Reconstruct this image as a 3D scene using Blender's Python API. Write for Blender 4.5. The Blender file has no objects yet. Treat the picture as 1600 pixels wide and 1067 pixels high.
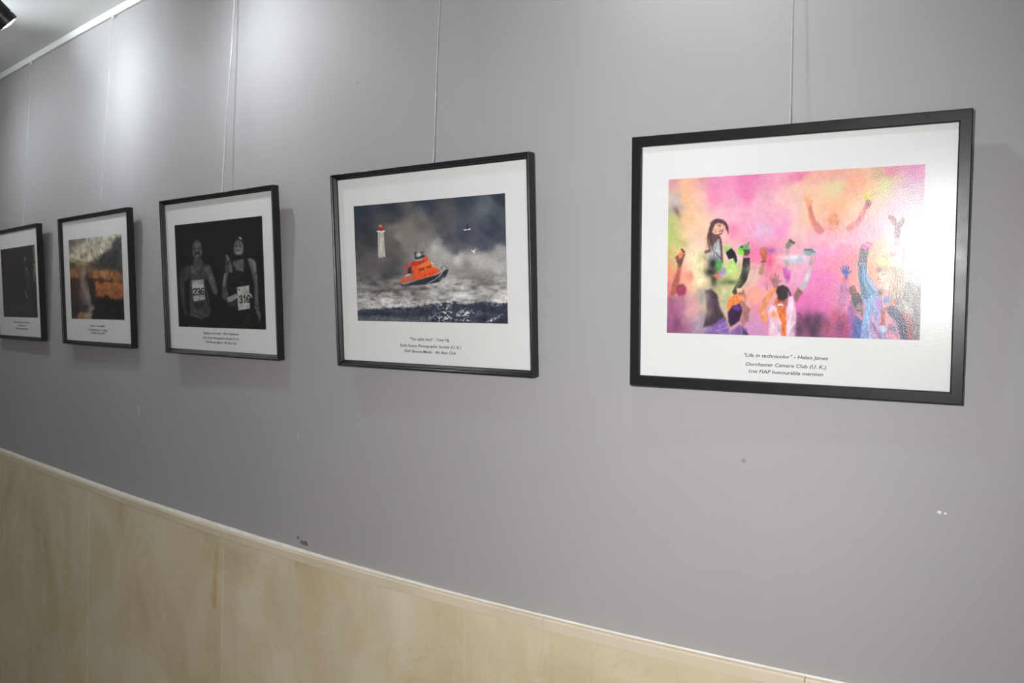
import bpy, bmesh, math, random
import numpy as np
from mathutils import Vector, Matrix

# ---------------------------------------------------------------- camera, world, lights, exposure
sc = bpy.context.scene
EYE = 1.55                                    # height of the eye above the floor
FPX, CD = 1355.989, 1.303                     # focal length in pixels of the 1600 px frame, distance to the wall
YAW, PITCH, ROLL = 0.618495, -0.021727, 0.021005
cy, sy = math.cos(YAW), math.sin(YAW)
fwd = Vector((-sy * math.cos(PITCH), cy * math.cos(PITCH), math.sin(PITCH)))
r0 = Vector((cy, sy, 0)); u0 = r0.cross(fwd)
right = r0 * math.cos(ROLL) + u0 * math.sin(ROLL)
up = -r0 * math.sin(ROLL) + u0 * math.cos(ROLL)
cd = bpy.data.cameras.new('camera'); cam = bpy.data.objects.new('camera', cd)
sc.collection.objects.link(cam); sc.camera = cam
cd.sensor_width = 36; cd.lens = FPX / 1600 * 36; cd.clip_start = 0.05
R = Matrix((right, up, -fwd)).transposed().to_4x4()
cam.matrix_world = Matrix.Translation((0, -CD, EYE)) @ R

sc.view_settings.view_transform = 'Standard'; sc.view_settings.look = 'None'
sc.view_settings.exposure = 0.16; sc.view_settings.gamma = 1; sc.view_settings.use_curve_mapping = False

sc.cycles.caustics_reflective = False; sc.cycles.caustics_refractive = False
w = bpy.data.worlds.new('world'); sc.world = w; w.use_nodes = True
w.node_tree.nodes['Background'].inputs[0].default_value = (1.0, 0.97, 0.93, 1)
w.node_tree.nodes['Background'].inputs[1].default_value = 1.0
_t = w.node_tree; _g = _t.nodes.new('ShaderNodeTexCoord'); _s = _t.nodes.new('ShaderNodeSeparateXYZ'); _r = _t.nodes.new('ShaderNodeMapRange')
_t.links.new(_g.outputs['Generated'], _s.inputs[0]); _t.links.new(_s.outputs['X'], _r.inputs[0]); _t.links.new(_r.outputs[0], _t.nodes['Background'].inputs[1])
_r.inputs[1].default_value = -.9; _r.inputs[2].default_value = .5; _r.inputs[3].default_value = .08; _r.inputs[4].default_value = .33   # corridor is darker towards its left end

def light(name, kind, loc, energy, color=(1, 1, 1), aim=None, **kw):
    l = bpy.data.lights.new(name, kind); o = bpy.data.objects.new(name, l); sc.collection.objects.link(o)
    l.energy = energy; l.color = color; o.location = loc
    for k, v in kw.items(): setattr(l, k, v)
    if aim is not None:
        o.rotation_euler = (Vector(aim) - Vector(loc)).to_track_quat('-Z', 'Y').to_euler()
    return o
# the photographer's flash, just above and left of the lens
FL = Vector((-0.086, -CD, EYE + 0.09))
light('flash', 'SPOT', FL, 73, (1.0, 0.985, 0.975), aim=(-1.25, 0.0, EYE - 0.36), spot_size=math.radians(122), spot_blend=1.0,
      shadow_soft_size=0.018)

C = sc.collection
Z0 = EYE
random.seed(4); RNG = np.random.default_rng(7)

# ---------------------------------------------------------------- helpers
def tag(o, label=None, cat=None, group=None, kind=None):
    if label: o['label'] = label
    if cat: o['category'] = cat
    if group: o['group'] = group
    if kind: o['kind'] = kind
    return o
def meshobj(name, me, mat=None, parent=None, smooth=False):
    o = bpy.data.objects.new(name, me); C.objects.link(o)
    if mat: me.materials.append(mat)
    if parent: o.parent = parent
    if smooth:
        for p in me.polygons: p.use_smooth = True
    return o
def obj(name, bm, mat=None, parent=None, smooth=False, normals=True):
    if normals: bmesh.ops.recalc_face_normals(bm, faces=bm.faces)
    me = bpy.data.meshes.new(name); bm.to_mesh(me); bm.free()
    return meshobj(name, me, mat, parent, smooth)
def box(bm, lo, hi):
    v = [bm.verts.new((x, y, z)) for x in (lo[0], hi[0]) for y in (lo[1], hi[1]) for z in (lo[2], hi[2])]
    for f in ((0, 1, 3, 2), (4, 6, 7, 5), (0, 4, 5, 1), (2, 3, 7, 6), (0, 2, 6, 4), (1, 5, 7, 3)):
        bm.faces.new([v[i] for i in f])
def lathe(bm, prof, n=48, cap0=True, cap1=True):      # about local Z
    rings = []
    for r, z in prof:
        rings.append([bm.verts.new((r * math.cos(2 * math.pi * k / n), r * math.sin(2 * math.pi * k / n), z)) for k in range(n)])
    for a, b in zip(rings, rings[1:]):
        for k in range(n):
            bm.faces.new((a[k], a[(k + 1) % n], b[(k + 1) % n], b[k]))
    if cap0: bm.faces.new(rings[0][::-1])
    if cap1: bm.faces.new(rings[-1])
def tube(bm, pts, r, n=8):
    pts = [Vector(p) for p in pts]; rings = []
    for i, p in enumerate(pts):
        d = (pts[min(i + 1, len(pts) - 1)] - pts[max(i - 1, 0)]).normalized()
        a = d.orthogonal().normalized() if abs(d.z) < .9 else Vector((1, 0, 0)).cross(d).normalized()
        b = d.cross(a)
        rr = r[i] if isinstance(r, (list, tuple)) else r
        rings.append([bm.verts.new(p + (a * math.cos(2 * math.pi * k / n) + b * math.sin(2 * math.pi * k / n)) * rr) for k in range(n)])
    for a, b in zip(rings, rings[1:]):
        for k in range(n): bm.faces.new((a[k], a[(k + 1) % n], b[(k + 1) % n], b[k]))
    bm.faces.new(rings[0][::-1]); bm.faces.new(rings[-1])

# node material builder
def mat(name, color=(.5, .5, .5), rough=.5, metal=0, spec=.5):
    m = bpy.data.materials.new(name); m.use_nodes = True
    b = m.node_tree.nodes['Principled BSDF']
    b.inputs['Base Color'].default_value = (*color, 1); b.inputs['Roughness'].default_value = rough
    b.inputs['Metallic'].default_value = metal; b.inputs['Specular IOR Level'].default_value = spec
    return m, m.node_tree, b
class N:
    def __init__(s, nt): s.nt = nt
    def n(s, t, **kw):
        x = s.nt.nodes.new(t)
        for k, v in kw.items(): setattr(x, k, v)
        return x
    def l(s, a, b): s.nt.links.new(a, b)
    def coord(s): return s.n('ShaderNodeTexCoord').outputs['Object']
    def mapping(s, v, scale=(1, 1, 1), loc=(0, 0, 0), rot=(0, 0, 0)):
        m = s.n('ShaderNodeMapping'); s.l(v, m.inputs['Vector'])
        m.inputs['Scale'].default_value = scale; m.inputs['Location'].default_value = loc; m.inputs['Rotation'].default_value = rot
        return m.outputs[0]
    def noise(s, v, scale, detail=4, rough=.5, dist=0):
        t = s.n('ShaderNodeTexNoise'); s.l(v, t.inputs['Vector'])
        t.inputs['Scale'].default_value = scale; t.inputs['Detail'].default_value = detail
        t.inputs['Roughness'].default_value = rough; t.inputs['Distortion'].default_value = dist
        return t.outputs['Fac']
    def ramp(s, f, stops):
        r = s.n('ShaderNodeValToRGB'); s.l(f, r.inputs[0]); e = r.color_ramp.elements
        while len(e) < len(stops): e.new(.5)
        for x, (p, c) in zip(e, stops):
            x.position = p; x.color = (*c, 1) if len(c) == 3 else c
        return r.outputs[0]
    def mix(s, f, a, b, mode='MIX'):
        m = s.n('ShaderNodeMix', data_type='RGBA', blend_type=mode)
        if isinstance(f, (int, float)): m.inputs[0].default_value = f
        else: s.l(f, m.inputs[0])
        for k, v in ((6, a), (7, b)):
            if isinstance(v, tuple): m.inputs[k].default_value = (*v, 1)
            else: s.l(v, m.inputs[k])
        return m.outputs[2]
    def math(s, op, a, b=0, c=None):
        m = s.n('ShaderNodeMath', operation=op)
        for k, v in ((0, a), (1, b)) + (((2, c),) if c is not None else ()):
            if isinstance(v, (int, float)): m.inputs[k].default_value = v
            else: s.l(v, m.inputs[k])
        return m.outputs[0]
    def bump(s, h, b, strength=.2, dist=.01):
        x = s.n('ShaderNodeBump'); s.l(h, x.inputs['Height']); x.inputs['Strength'].default_value = strength
        x.inputs['Distance'].default_value = dist; s.l(x.outputs[0], b.inputs['Normal'])
    def spot(s, v, c, rad, jag=60, soft=.55):      # 1 inside a ragged ellipse at c
        q = s.mapping(v, loc=tuple(-a / r for a, r in zip(c, rad)), scale=tuple(1 / r for r in rad))
        ln = s.n('ShaderNodeVectorMath', operation='LENGTH'); s.l(q, ln.inputs[0])
        d = s.math('ADD', ln.outputs['Value'], s.math('MULTIPLY', s.math('SUBTRACT', s.noise(v, jag, 3), .5), 3.0))
        mr = s.n('ShaderNodeMapRange'); s.l(d, mr.inputs[0])
        mr.inputs[1].default_value = 1.0; mr.inputs[2].default_value = .55; mr.inputs[3].default_value = 0; mr.inputs[4].default_value = 1; mr.interpolation_type = 'SMOOTHERSTEP'
        mr.inputs[2].default_value = soft
        return mr.outputs[0]

# ---------------------------------------------------------------- the gently bowed wall
def wall_y0(x): return .0681866 * (x + 1) ** 2 + .00974025 * (x + 1) ** 3 - .000283019 * (x + 1) ** 4
def wall_y(x):
    for lim, s in ((-3.8, -1), (.25, 1)):
        if (x - lim) * s > 0:
            h = 1e-3; return wall_y0(lim) + (wall_y0(lim + h) - wall_y0(lim - h)) / (2 * h) * (x - lim)
    return wall_y0(x)
def wall_n(x):
    h = 1e-3; s = (wall_y(x + h) - wall_y(x - h)) / (2 * h); a = math.atan(s)
    return Vector((math.sin(a), -math.cos(a), 0))
XL, XR = -6.5, 2.2
def strip(bm, x0, x1, prof, step=.05):        # sweep prof [(out from wall, z)] along the wall
    n = max(1, int(round((x1 - x0) / step))); rings = []
    for i in range(n + 1):
        x = x0 + (x1 - x0) * i / n; nn = wall_n(x); y = wall_y(x)
        rings.append([bm.verts.new((x + nn.x * o, y + nn.y * o, z)) for o, z in prof])
    m = len(prof)
    for a, b in zip(rings, rings[1:]):
        for k in range(m): bm.faces.new((a[k], a[(k + 1) % m], b[(k + 1) % m], b[k]))
    bm.faces.new(rings[0][::-1]); bm.faces.new(rings[-1])
DADO = Z0 - .5218; CEIL = Z0 + .8844 + .020

# paint
m_wall, nt, b = mat('grey_wall_paint', (.42, .405, .425), .62, spec=.35); g = N(nt); v = g.coord()
base = g.ramp(g.noise(v, 1.3, 5), [(.3, (.376, .370, .376)), (.7, (.410, .403, .408))])
base = g.mix(g.math('MULTIPLY', g.noise(v, 14, 6, .65), .10), base, (.30, .29, .30))
for c, r, col, jag, am in [((-.213, .048, Z0 - .255), (.0042, .02, .0026), (.85, .83, .82), 150, 1),
                       ((-.205, .048, Z0 - .257), (.003, .02, .002), (.85, .83, .82), 190, 1),
                       ((-2.291, .092, Z0 - .268), (.006, .02, .02), (.60, .59, .60), 120, .6),
                       ((-1.507, .016, Z0 - .505), (.02, .02, .006), (.10, .09, .09), 90, .8),
                       ((-1.525, .016, Z0 - .498), (.005, .02, .004), (.08, .07, .08), 120, .9),
                       ((-.49, .02, Z0 - .21), (.004, .02, .004), (.22, .2, .22), 120, .7),
                       ((-1.35, .01, Z0 + .50), (.006, .02, .004), (.2, .2, .2), 120, .35),
                       ((-1.53, .02, Z0 - .27), (.003, .02, .012), (.6, .59, .6), 120, .5)]:
    base = g.mix(g.math('MULTIPLY', g.spot(v, c, r, jag), am), base, col)
g.l(base, b.inputs['Base Color'])
g.bump(g.noise(v, 45, 5, .6), b, .10, .004)

bm = bmesh.new(); strip(bm, XL, XR, [(0, 0), (0, CEIL), (-.12, CEIL), (-.12, 0)], .05)
tag(obj('wall_back', bm, m_wall, smooth=False), kind='structure')

# marble
m_mar, nt, b = mat('beige_marble', (.5, .45, .35), .34, spec=.4); g = N(nt); v = g.coord()
vs = g.mapping(v, scale=(1.0, 1.0, .75))
c1 = g.ramp(g.noise(vs, 3.2, 8, .6, 1.2), [(.28, (.57, .48, .30)), (.46, (.67, .585, .40)), (.60, (.73, .655, .475)), (.74, (.78, .72, .56))])
c1 = g.mix(g.math('MULTIPLY', g.ramp(g.noise(g.mapping(v, scale=(3.2, 3.2, .5), loc=(3, 0, 1)), 2.1, 4, .5), [(.52, (0, 0, 0)), (.72, (1, 1, 1))]), .35), c1, (.56, .43, .23))
vein = g.math('ABSOLUTE', g.math('SUBTRACT', g.noise(g.mapping(v, scale=(1, 1, .6), rot=(0, .5, 0)), 2.6, 9, .62, 1.6), .5))
c1 = g.mix(g.ramp(vein, [(.0, (.16, .16, .16)), (.007, (0, 0, 0))]), c1, (.33, .27, .18))
blot = g.ramp(g.noise(v, 17, 6, .7, .8), [(.60, (0, 0, 0)), (.72, (.55, .55, .55))])
c1 = g.mix(blot, c1, (.78, .74, .62))
# ochre stain beside the joint, and a small one further right
c1 = g.mix(g.math('MULTIPLY', g.spot(v, (-1.845, .03, Z0 - .70), (.024, .06, .16), 14, -.4), .8), c1, (.56, .37, .12))
c1 = g.mix(g.math('MULTIPLY', g.spot(v, (-1.885, .03, Z0 - .60), (.035, .06, .04), 20, -.3), .5), c1, (.56, .39, .13))
c1 = g.mix(g.math('MULTIPLY', g.spot(v, (-1.085, .0, Z0 - .572), (.018, .06, .014), 40, -.2), .7), c1, (.58, .43, .13))
c1 = g.mix(g.math('MULTIPLY', g.spot(v, (-1.512, .0, Z0 - .545), (.014, .06, .018), 40, -.2), .6), c1, (.52, .38, .13))
g.l(c1, b.inputs['Base Color'])
JO = [-6.6, -5.83, -5.02, -4.215, -3.41, -2.6054, -1.807, -1.0157, -.21, .59, 1.39, 2.2]
CAPH = .026; THK = .012
bm = bmesh.new()
for a, c in zip(JO, JO[1:]):
    strip(bm, max(a, XL) + .0012, c - .0012, [(.0002, .0), (THK, .0), (THK, DADO - CAPH), (.0002, DADO - CAPH)], .05)
tag(obj('trim_1', bm, m_mar), kind='structure')
m_cap, nt, b = mat('pale_marble_cap', (.62, .56, .45), .4, spec=.4); g = N(nt); v = g.coord()
cc = g.ramp(g.noise(v, 4, 6, .6), [(.3, (.66, .57, .42)), (.7, (.78, .69, .54))]); g.l(cc, b.inputs['Base Color'])
bm = bmesh.new()
CJ = [XL, -5.3, -4.5, -3.62, -2.75, -1.93, -1.42, -.84, -.385, .4, 1.2, XR]
for a, c in zip(CJ, CJ[1:]):
    strip(bm, a + .0006, c - .0006, [(.0002, DADO - CAPH + .0016), (THK + .0008, DADO - CAPH + .0016), (THK + .0008, DADO - .008), (THK - .0015, DADO - .0055), (.0002, DADO - .0045)], .05)
tag(obj('trim_2', bm, m_cap), kind='structure')
m_gr, nt, b = mat('white_grout', (.80, .79, .74), .7); g = N(nt)
g.l(g.ramp(g.noise(g.coord(), 30, 4), [(.3, (.74, .72, .65)), (.7, (.86, .85, .82))]), b.inputs['Base Color'])
bm = bmesh.new()                                   # uneven caulk bead on top of the cap
n = 260; prev = None; wob = RNG.normal(0, 1, n + 1); wob = np.convolve(wob, np.ones(5) / 5, 'same')
for i in range(n + 1):
    x = XL + (XR - XL) * i / n; nn = wall_n(x); y = wall_y(x); k_ = min(1, max(0, (-x - .9) / .9)); h = -.0022 + .0052 * k_ + .0008 * wob[i]; o = .0022 + .0018 * k_
    ring = [bm.verts.new((x + nn.x * a, y + nn.y * a, z)) for a, z in ((-.0005, DADO - .005), (o + .001, DADO - .005), (o, DADO - .002), (.0008, DADO + h - .0005), (-.0005, DADO + h - .0005))]
    if prev:
        for k in range(5): bm.faces.new((prev[k], prev[(k + 1) % 5], ring[(k + 1) % 5], ring[k]))
    prev = ring
tag(obj('trim_3', bm, m_gr, smooth=False), kind='structure')
m_jt, nt, b = mat('pale_joint_grout', (.62, .55, .43), .8); g = N(nt)
g.l(g.ramp(g.noise(g.coord(), 30, 4), [(.3, (.60, .53, .40)), (.7, (.72, .65, .52))]), b.inputs['Base Color'])
bm = bmesh.new(); strip(bm, XL, XR, [(.0001, .0), (THK - .0006, .0), (THK - .0006, DADO - .012), (.0001, DADO - .012)], .05)
tag(obj('trim_4', bm, m_jt), kind='structure')

# hanging rail under the ceiling
m_rail, nt, b = mat('white_rail_enamel', (.82, .84, .83), .35)
g = N(nt); g.l(g.ramp(g.noise(g.coord(), 9, 3), [(.3, (.78, .80, .79)), (.7, (.84, .86, .85))]), b.inputs['Base Color'])
bm = bmesh.new(); RB = Z0 + .8844
strip(bm, XL, XR, [(0, RB + .001), (.004, RB + .001), (.0045, RB - .0015), (.0085, RB - .0015), (.010, RB), (.010, CEIL - .001), (0, CEIL - .001)], .05)
tag(obj('trim_5', bm, m_rail), kind='structure')

# ceiling and floor of the corridor
m_ceil, nt, b = mat('white_ceiling_paint', (.66, .68, .67), .75); g = N(nt); v = g.coord()
g.l(g.ramp(g.noise(v, 1.5, 4), [(.3, (.50, .515, .505)), (.7, (.55, .565, .555))]), b.inputs['Base Color']); g.bump(g.noise(v, 60, 4), b, .05, .003)
m_floor, nt, b = mat('polished_floor_tile', (.35, .30, .23), .25); g = N(nt); v = g.coord()
br = g.n('ShaderNodeTexBrick'); g.l(v, br.inputs['Vector']); br.offset = 0; br.inputs['Scale'].default_value = 1
br.inputs['Brick Width'].default_value = .6; br.inputs['Row Height'].default_value = .6; br.inputs['Mortar Size'].default_value = .003
br.inputs['Color1'].default_value = (.40, .35, .27, 1); br.inputs['Color2'].default_value = (.37, .32, .25, 1); br.inputs['Mortar'].default_value = (.2, .17, .13, 1)
g.l(br.outputs[0], b.inputs['Base Color'])
bm = bmesh.new(); box(bm, (XL, -2.6, CEIL), (XR, 1.6, CEIL + .1)); tag(obj('ceiling', bm, m_ceil), kind='structure')
bm = bmesh.new(); box(bm, (XL, -2.6, -.1), (XR, 1.6, 0)); tag(obj('floor', bm, m_floor), kind='structure')

# ---------------------------------------------------------------- picture painting (vertex colours of the prints)
def hsh(ix, iy, s):
    n = (ix * 374761393 + iy * 668265263 + s * 1442695041) & 0xffffffff
    n = ((n ^ (n >> 13)) * 1274126177) & 0xffffffff
    return ((n ^ (n >> 16)) & 0xffff) / 65535.0
def vnoise(x, y, s):
    ix = np.floor(x).astype(np.int64); iy = np.floor(y).astype(np.int64); fx = x - ix; fy = y - iy
    fx = fx * fx * (3 - 2 * fx); fy = fy * fy * (3 - 2 * fy)
    a = hsh(ix, iy, s); b_ = hsh(ix + 1, iy, s); c = hsh(ix, iy + 1, s); d = hsh(ix + 1, iy + 1, s)
    return (a * (1 - fx) + b_ * fx) * (1 - fy) + (c * (1 - fx) + d * fx) * fy
def fbm(x, y, s, o=4):
    t = 0; a = .5
    for k in range(o): t = t + a * vnoise(x * 2 ** k, y * 2 ** k, s + k * 17); a *= .5
    return t / (1 - .5 ** o)
def homog(src, dst):
    A = []
    for (x, y), (u, v) in zip(src, dst):
        A.append([x, y, 1, 0, 0, 0, -u * x, -u * y, -u]); A.append([0, 0, 0, x, y, 1, -v * x, -v * y, -v])
    return np.linalg.svd(np.array(A, float))[2][-1].reshape(3, 3)
class Canvas:
    """A rectified print; shapes are given in the coordinates of a sketch whose four corners are known."""
    def __init__(s, w, h, corners, wp=1.3):          # TL TR BL BR
        s.w, s.h = w, h
        H = homog([(0, 0), (1, 0), (0, 1), (1, 1)], corners)
        u, v = np.meshgrid(np.linspace(0, 1, w), np.linspace(0, 1, h)); q = H @ np.stack([u.ravel(), v.ravel(), np.ones(u.size)])
        s.PX = (q[0] / q[2]).reshape(h, w); s.PY = (q[1] / q[2]).reshape(h, w); s.U, s.V = u, v
        s.img = np.zeros((h, w, 3))
        a, b_ = s.PX, s.PY
        s.PX = a + (fbm(a / 3.2, b_ / 3.2, 91, 3) - .5) * wp + (fbm(a / 11, b_ / 11, 95, 2) - .5) * wp
        s.PY = b_ + (fbm(a / 3.2, b_ / 3.2, 97, 3) - .5) * wp + (fbm(a / 11, b_ / 11, 99, 2) - .5) * wp
        s.tex = [(fbm(a / q + 31 * k, b_ / (q * 1.6), 200 + k, 4) - .5) for k, q in enumerate((2.6, 4.5, 7.5, 3.5, 6))]; s.nb = 0; s.frame(0, 0, 1)
    def frame(s, ox, oy, sx, sy=None):       # sketch units: px = ox + X / s
        s.X = (s.PX - ox) * sx; s.Y = (s.PY - oy) * (sy or sx); s.s = sx
    def field(s, pts, power=2.0, warp=0, seed=1, blur=70):
        X, Y = s.X, s.Y
        if warp:
            X = X + (fbm(s.X / 90, s.Y / 90, seed) - .5) * warp; Y = Y + (fbm(s.X / 90, s.Y / 90, seed + 5) - .5) * warp
        num = 0; den = 0
        for x, y, *c in pts:
            d2 = (X - x) ** 2 + (Y - y) ** 2 + blur ** 2 * .12
            wt = 1 / d2 ** power; num = num + wt[..., None] * np.array(c[:3]); den = den + wt
        s.img = num / den[..., None]
    def blend(s, m, col, a=1.0, tx=.5):
        s.nb += 1; c = np.array(col, float) * (1 + tx * s.tex[s.nb % 5][..., None])
        m = np.clip(m, 0, 1)[..., None] * a; s.img = s.img * (1 - m) + c * m
    def blob(s, x, y, rx, ry, col, a=1., rot=0, k=1.0):
        c, t = math.cos(math.radians(rot)), math.sin(math.radians(rot)); dx, dy = s.X - x, s.Y - y
        p = (dx * c + dy * t) / rx; q = (-dx * t + dy * c) / ry
        s.blend(np.exp(-((p * p + q * q) ** k)), col, a)
    def ell(s, x, y, rx, ry, col, a=1., rot=0, soft=3.):
        c, t = math.cos(math.radians(rot)), math.sin(math.radians(rot)); dx, dy = s.X - x, s.Y - y
        p = (dx * c + dy * t) / rx; q = (-dx * t + dy * c) / ry
        s.blend(.5 - (np.sqrt(p * p + q * q) - 1) * min(rx, ry) / (2 * soft), col, a)
    def line(s, pts, col, a=1., soft=3.):    # pts (x, y, half width), tapering
        m = np.zeros_like(s.X)
        for p, q in zip(pts, pts[1:]):
            dx, dy = q[0] - p[0], q[1] - p[1]; L = dx * dx + dy * dy + 1e-9
            t = np.clip(((s.X - p[0]) * dx + (s.Y - p[1]) * dy) / L, 0, 1)
            d = np.hypot(s.X - p[0] - t * dx, s.Y - p[1] - t * dy) - (p[2] + (q[2] - p[2]) * t)
            m = np.maximum(m, np.clip(.5 - d / (2 * soft), 0, 1))
        s.blend(m, col, a)
    def poly(s, pts, col, a=1., soft=3., rag=0, seed=3):
        X, Y = s.X, s.Y
        if rag:
            X = X + (fbm(X / 14, Y / 14, seed, 3) - .5) * rag; Y = Y + (fbm(X / 14, Y / 14, seed + 9, 3) - .5) * rag
        d = np.full(X.shape, 1e9); ins = np.zeros(X.shape, bool); n = len(pts)
        for i in range(n):
            (x1, y1), (x2, y2) = pts[i], pts[(i + 1) % n]; dx, dy = x2 - x1, y2 - y1; L = dx * dx + dy * dy + 1e-9
            t = np.clip(((X - x1) * dx + (Y - y1) * dy) / L, 0, 1)
            d = np.minimum(d, np.hypot(X - x1 - t * dx, Y - y1 - t * dy))
            if y1 != y2:
                c = ((y1 > Y) != (y2 > Y)) & (X < (x2 - x1) * (Y - y1) / (y2 - y1) + x1); ins ^= c
        s.blend(.5 + np.where(ins, d, -d) / (2 * soft), col, a)
    def mottle(s, amp, sc_, seed=5, sx=1, sy=1, o=4):
        s.img = s.img * (1 + amp * (fbm(s.X / sc_ * sx, s.Y / sc_ * sy, seed, o) - .5)[..., None])
    def hand(s, x, y, L, ang, col, a=1., spread=16, palm=.42, soft=2., thumb=1, fw=.075):
        """open hand: wrist at x, y; fingers towards ang (degrees, 90 = up)"""
        A = math.radians(ang); ux, uy = math.cos(A), -math.sin(A)
        px, py = x + ux * L * palm, y + uy * L * palm
        s.line([(x, y, L * .14), (px, py, L * .19)], col, a, soft)
        for k, (o, ln) in enumerate(((-1.5, .46), (-.5, .56), (.5, .55), (1.5, .44))):
            B = math.radians(ang + o * spread * .8); bx, by = px + uy * -o * L * .11, py + ux * o * L * .11
            bx = px + math.sin(A) * -o * L * .105 * -1 * -1; by = py + math.cos(A) * -o * L * .105
            s.line([(bx, by, L * fw), (bx + math.cos(B) * L * ln, by - math.sin(B) * L * ln, L * fw * .7)], col, a, soft)
        B = math.radians(ang - thumb * 62)
        s.line([(x + ux * L * .15, y + uy * L * .15, L * fw * 1.2), (x + ux * L * .15 + math.cos(B) * L * .48, y + uy * L * .15 - math.sin(B) * L * .48, L * fw * .8)], col, a, soft)
def lin(c):
    c = np.clip(c / 255.0, 0, 1); return np.where(c <= .04045, c / 12.92, ((c + .055) / 1.055) ** 2.4)

def paint_powder():
    K = Canvas(440, 290, [(1043.5, 279.4), (1443.4, 256.0), (1043.5, 519.3), (1437.8, 531.9)])
    K.frame(1030, 240, 3.5565)
    P = """80 160 205 130 150;150 170 240 180 130;230 130 200 140 140;300 170 215 120 175;400 160 225 125 175;500 150 214 98 158;560 140 222 130 175;650 120 225 140 175;760 115 215 100 155;850 120 225 160 140;950 105 225 150 140;1050 110 225 160 135;1150 105 228 170 130;1215 110 190 150 110;1300 85 212 105 145;1360 100 200 110 150;1430 90 205 105 170;
70 250 190 185 180;150 250 245 180 120;230 260 232 185 170;290 250 225 110 170;380 260 225 145 180;480 230 220 98 158;560 250 228 160 185;650 230 230 180 175;760 220 228 190 165;860 220 234 188 150;950 195 205 200 140;1080 165 235 140 105;1150 190 235 180 130;1265 170 180 195 115;1235 210 205 205 130;1320 220 210 175 185;1400 180 185 150 180;
85 300 150 140 145;70 380 165 190 105;160 350 242 185 130;230 350 238 200 160;300 330 230 180 185;420 330 230 170 195;540 320 232 165 190;640 350 232 150 190;740 320 232 185 180;860 330 240 190 145;1000 285 240 160 105;1070 330 235 190 150;1200 300 230 180 170;1300 330 205 170 205;1400 300 190 180 200;
80 450 160 185 90;130 500 175 180 100;200 430 235 190 150;260 460 232 195 190;420 430 230 115 160;520 420 230 150 190;600 420 205 175 215;690 430 232 130 190;780 420 230 190 180;900 460 236 165 190;960 430 238 160 175;1100 450 232 150 185;1200 430 230 150 180;1300 450 215 185 195;1420 420 190 185 180;
70 560 185 175 95;65 650 232 130 100;180 560 235 195 170;220 560 232 220 180;420 560 225 190 190;545 535 235 105 160;620 560 225 88 145;640 620 230 80 120;700 600 225 170 170;780 600 210 180 200;900 560 235 120 185;1000 560 236 115 155;1080 600 235 100 110;1200 560 242 150 100;1180 650 240 130 80;1300 560 225 200 150;1390 560 200 190 185;
60 750 200 105 110;150 680 235 150 130;220 700 236 222 172;330 760 170 170 115;420 620 195 218 125;520 690 205 185 160;560 720 228 125 170;620 770 225 150 150;760 700 226 150 190;860 680 226 105 185;950 700 226 95 175;1000 650 232 110 150;1090 700 236 120 110;1150 760 235 130 120;1390 700 150 140 140;
80 850 150 80 120;170 850 215 150 160;230 850 200 170 150;380 800 190 190 140;530 800 236 150 120;560 880 215 120 150;540 960 185 125 180;800 830 220 88 172;900 840 215 85 170;960 830 222 100 165;1020 800 212 118 165;1400 850 110 100 100;
80 960 105 45 90;150 960 150 88 130;200 970 130 110 140;280 960 140 140 160;820 950 120 50 95;900 960 85 40 75;960 960 180 80 130;1020 980 130 55 120;1420 980 80 70 110"""
    K.field([tuple(float(t) for t in q.split()) for q in P.replace('\n', '').split(';')], 1.7, warp=110, seed=11, blur=110)
    K.mottle(.06, 110, 21); K.img = K.img * .90 + np.array((240, 205, 200)) * .10
    # misty figure with raised arms
    o = (222, 120, 95)
    K.blob(965, 390, 95, 85, (238, 165, 130), .5); K.ell(965, 375, 36, 46, (228, 140, 95), .85, soft=9); K.blob(955, 425, 60, 40, (232, 145, 135), .7)
    K.line([(890, 425, 22), (858, 385, 17), (838, 330, 13), (826, 275, 11)], (205, 100, 95), .75, 7)
    K.hand(826, 285, 58, 100, (232, 145, 100), .8, spread=24, soft=4)
    K.line([(1050, 415, 15), (1098, 385, 15), (1130, 330, 13), (1150, 285, 14)], (208, 105, 100), .75, 7)
    K.ell(1156, 274, 16, 24, (150, 85, 90), .85, soft=5)
    K.blob(1150, 235, 26, 20, (222, 205, 70), .9); K.line([(1160, 240, 4), (1205, 208, 2)], (190, 150, 130), .6)
    K.line([(1146, 250, 4), (1140, 225, 3)], (215, 195, 60), .9); K.line([(1160, 250, 4), (1165, 222, 3)], (215, 195, 60), .9)
    K.blob(960, 480, 130, 60, (236, 160, 190), .6)
    # left edge smear
    K.blob(95, 320, 14, 36, (125, 85, 90), .7, rot=-25)
    # woman, left: hair, face, hair strands
    K.frame(1080, 320, 10.67)
    dk = (78, 55, 55)
    K.poly([(300, 470), (310, 330), (345, 250), (420, 212), (500, 230), (570, 275), (610, 340), (612, 480), (590, 440), (565, 350), (520, 310), (440, 290), (380, 340), (350, 420), (345, 520), (300, 520)], dk, .9, 9)
    K.poly([(360, 400), (390, 330), (440, 295), (510, 305), (545, 350), (550, 400), (520, 460), (470, 500), (410, 500), (370, 460)], (226, 160, 140), .95, 8)
    K.poly([(410, 490), (470, 430), (525, 400), (528, 440), (490, 490), (440, 520)], (140, 70, 70), .85, 6)
    K.line([(435, 470, 9), (500, 440, 6)], (240, 225, 220), .9); K.line([(455, 345, 9), (490, 335, 6)], (90, 60, 60), .8); K.ell(505, 370, 12, 22, (245, 190, 165), .8)
    K.poly([(280, 480), (340, 460), (480, 520), (500, 580), (520, 740), (535, 980), (490, 930), (470, 740), (450, 560), (400, 640), (345, 720), (310, 640), (290, 560)], dk, .88, 10)
    K.poly([(225, 530), (280, 510), (300, 600), (320, 740), (250, 750), (220, 640)], (215, 170, 145), .8, 10)
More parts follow.
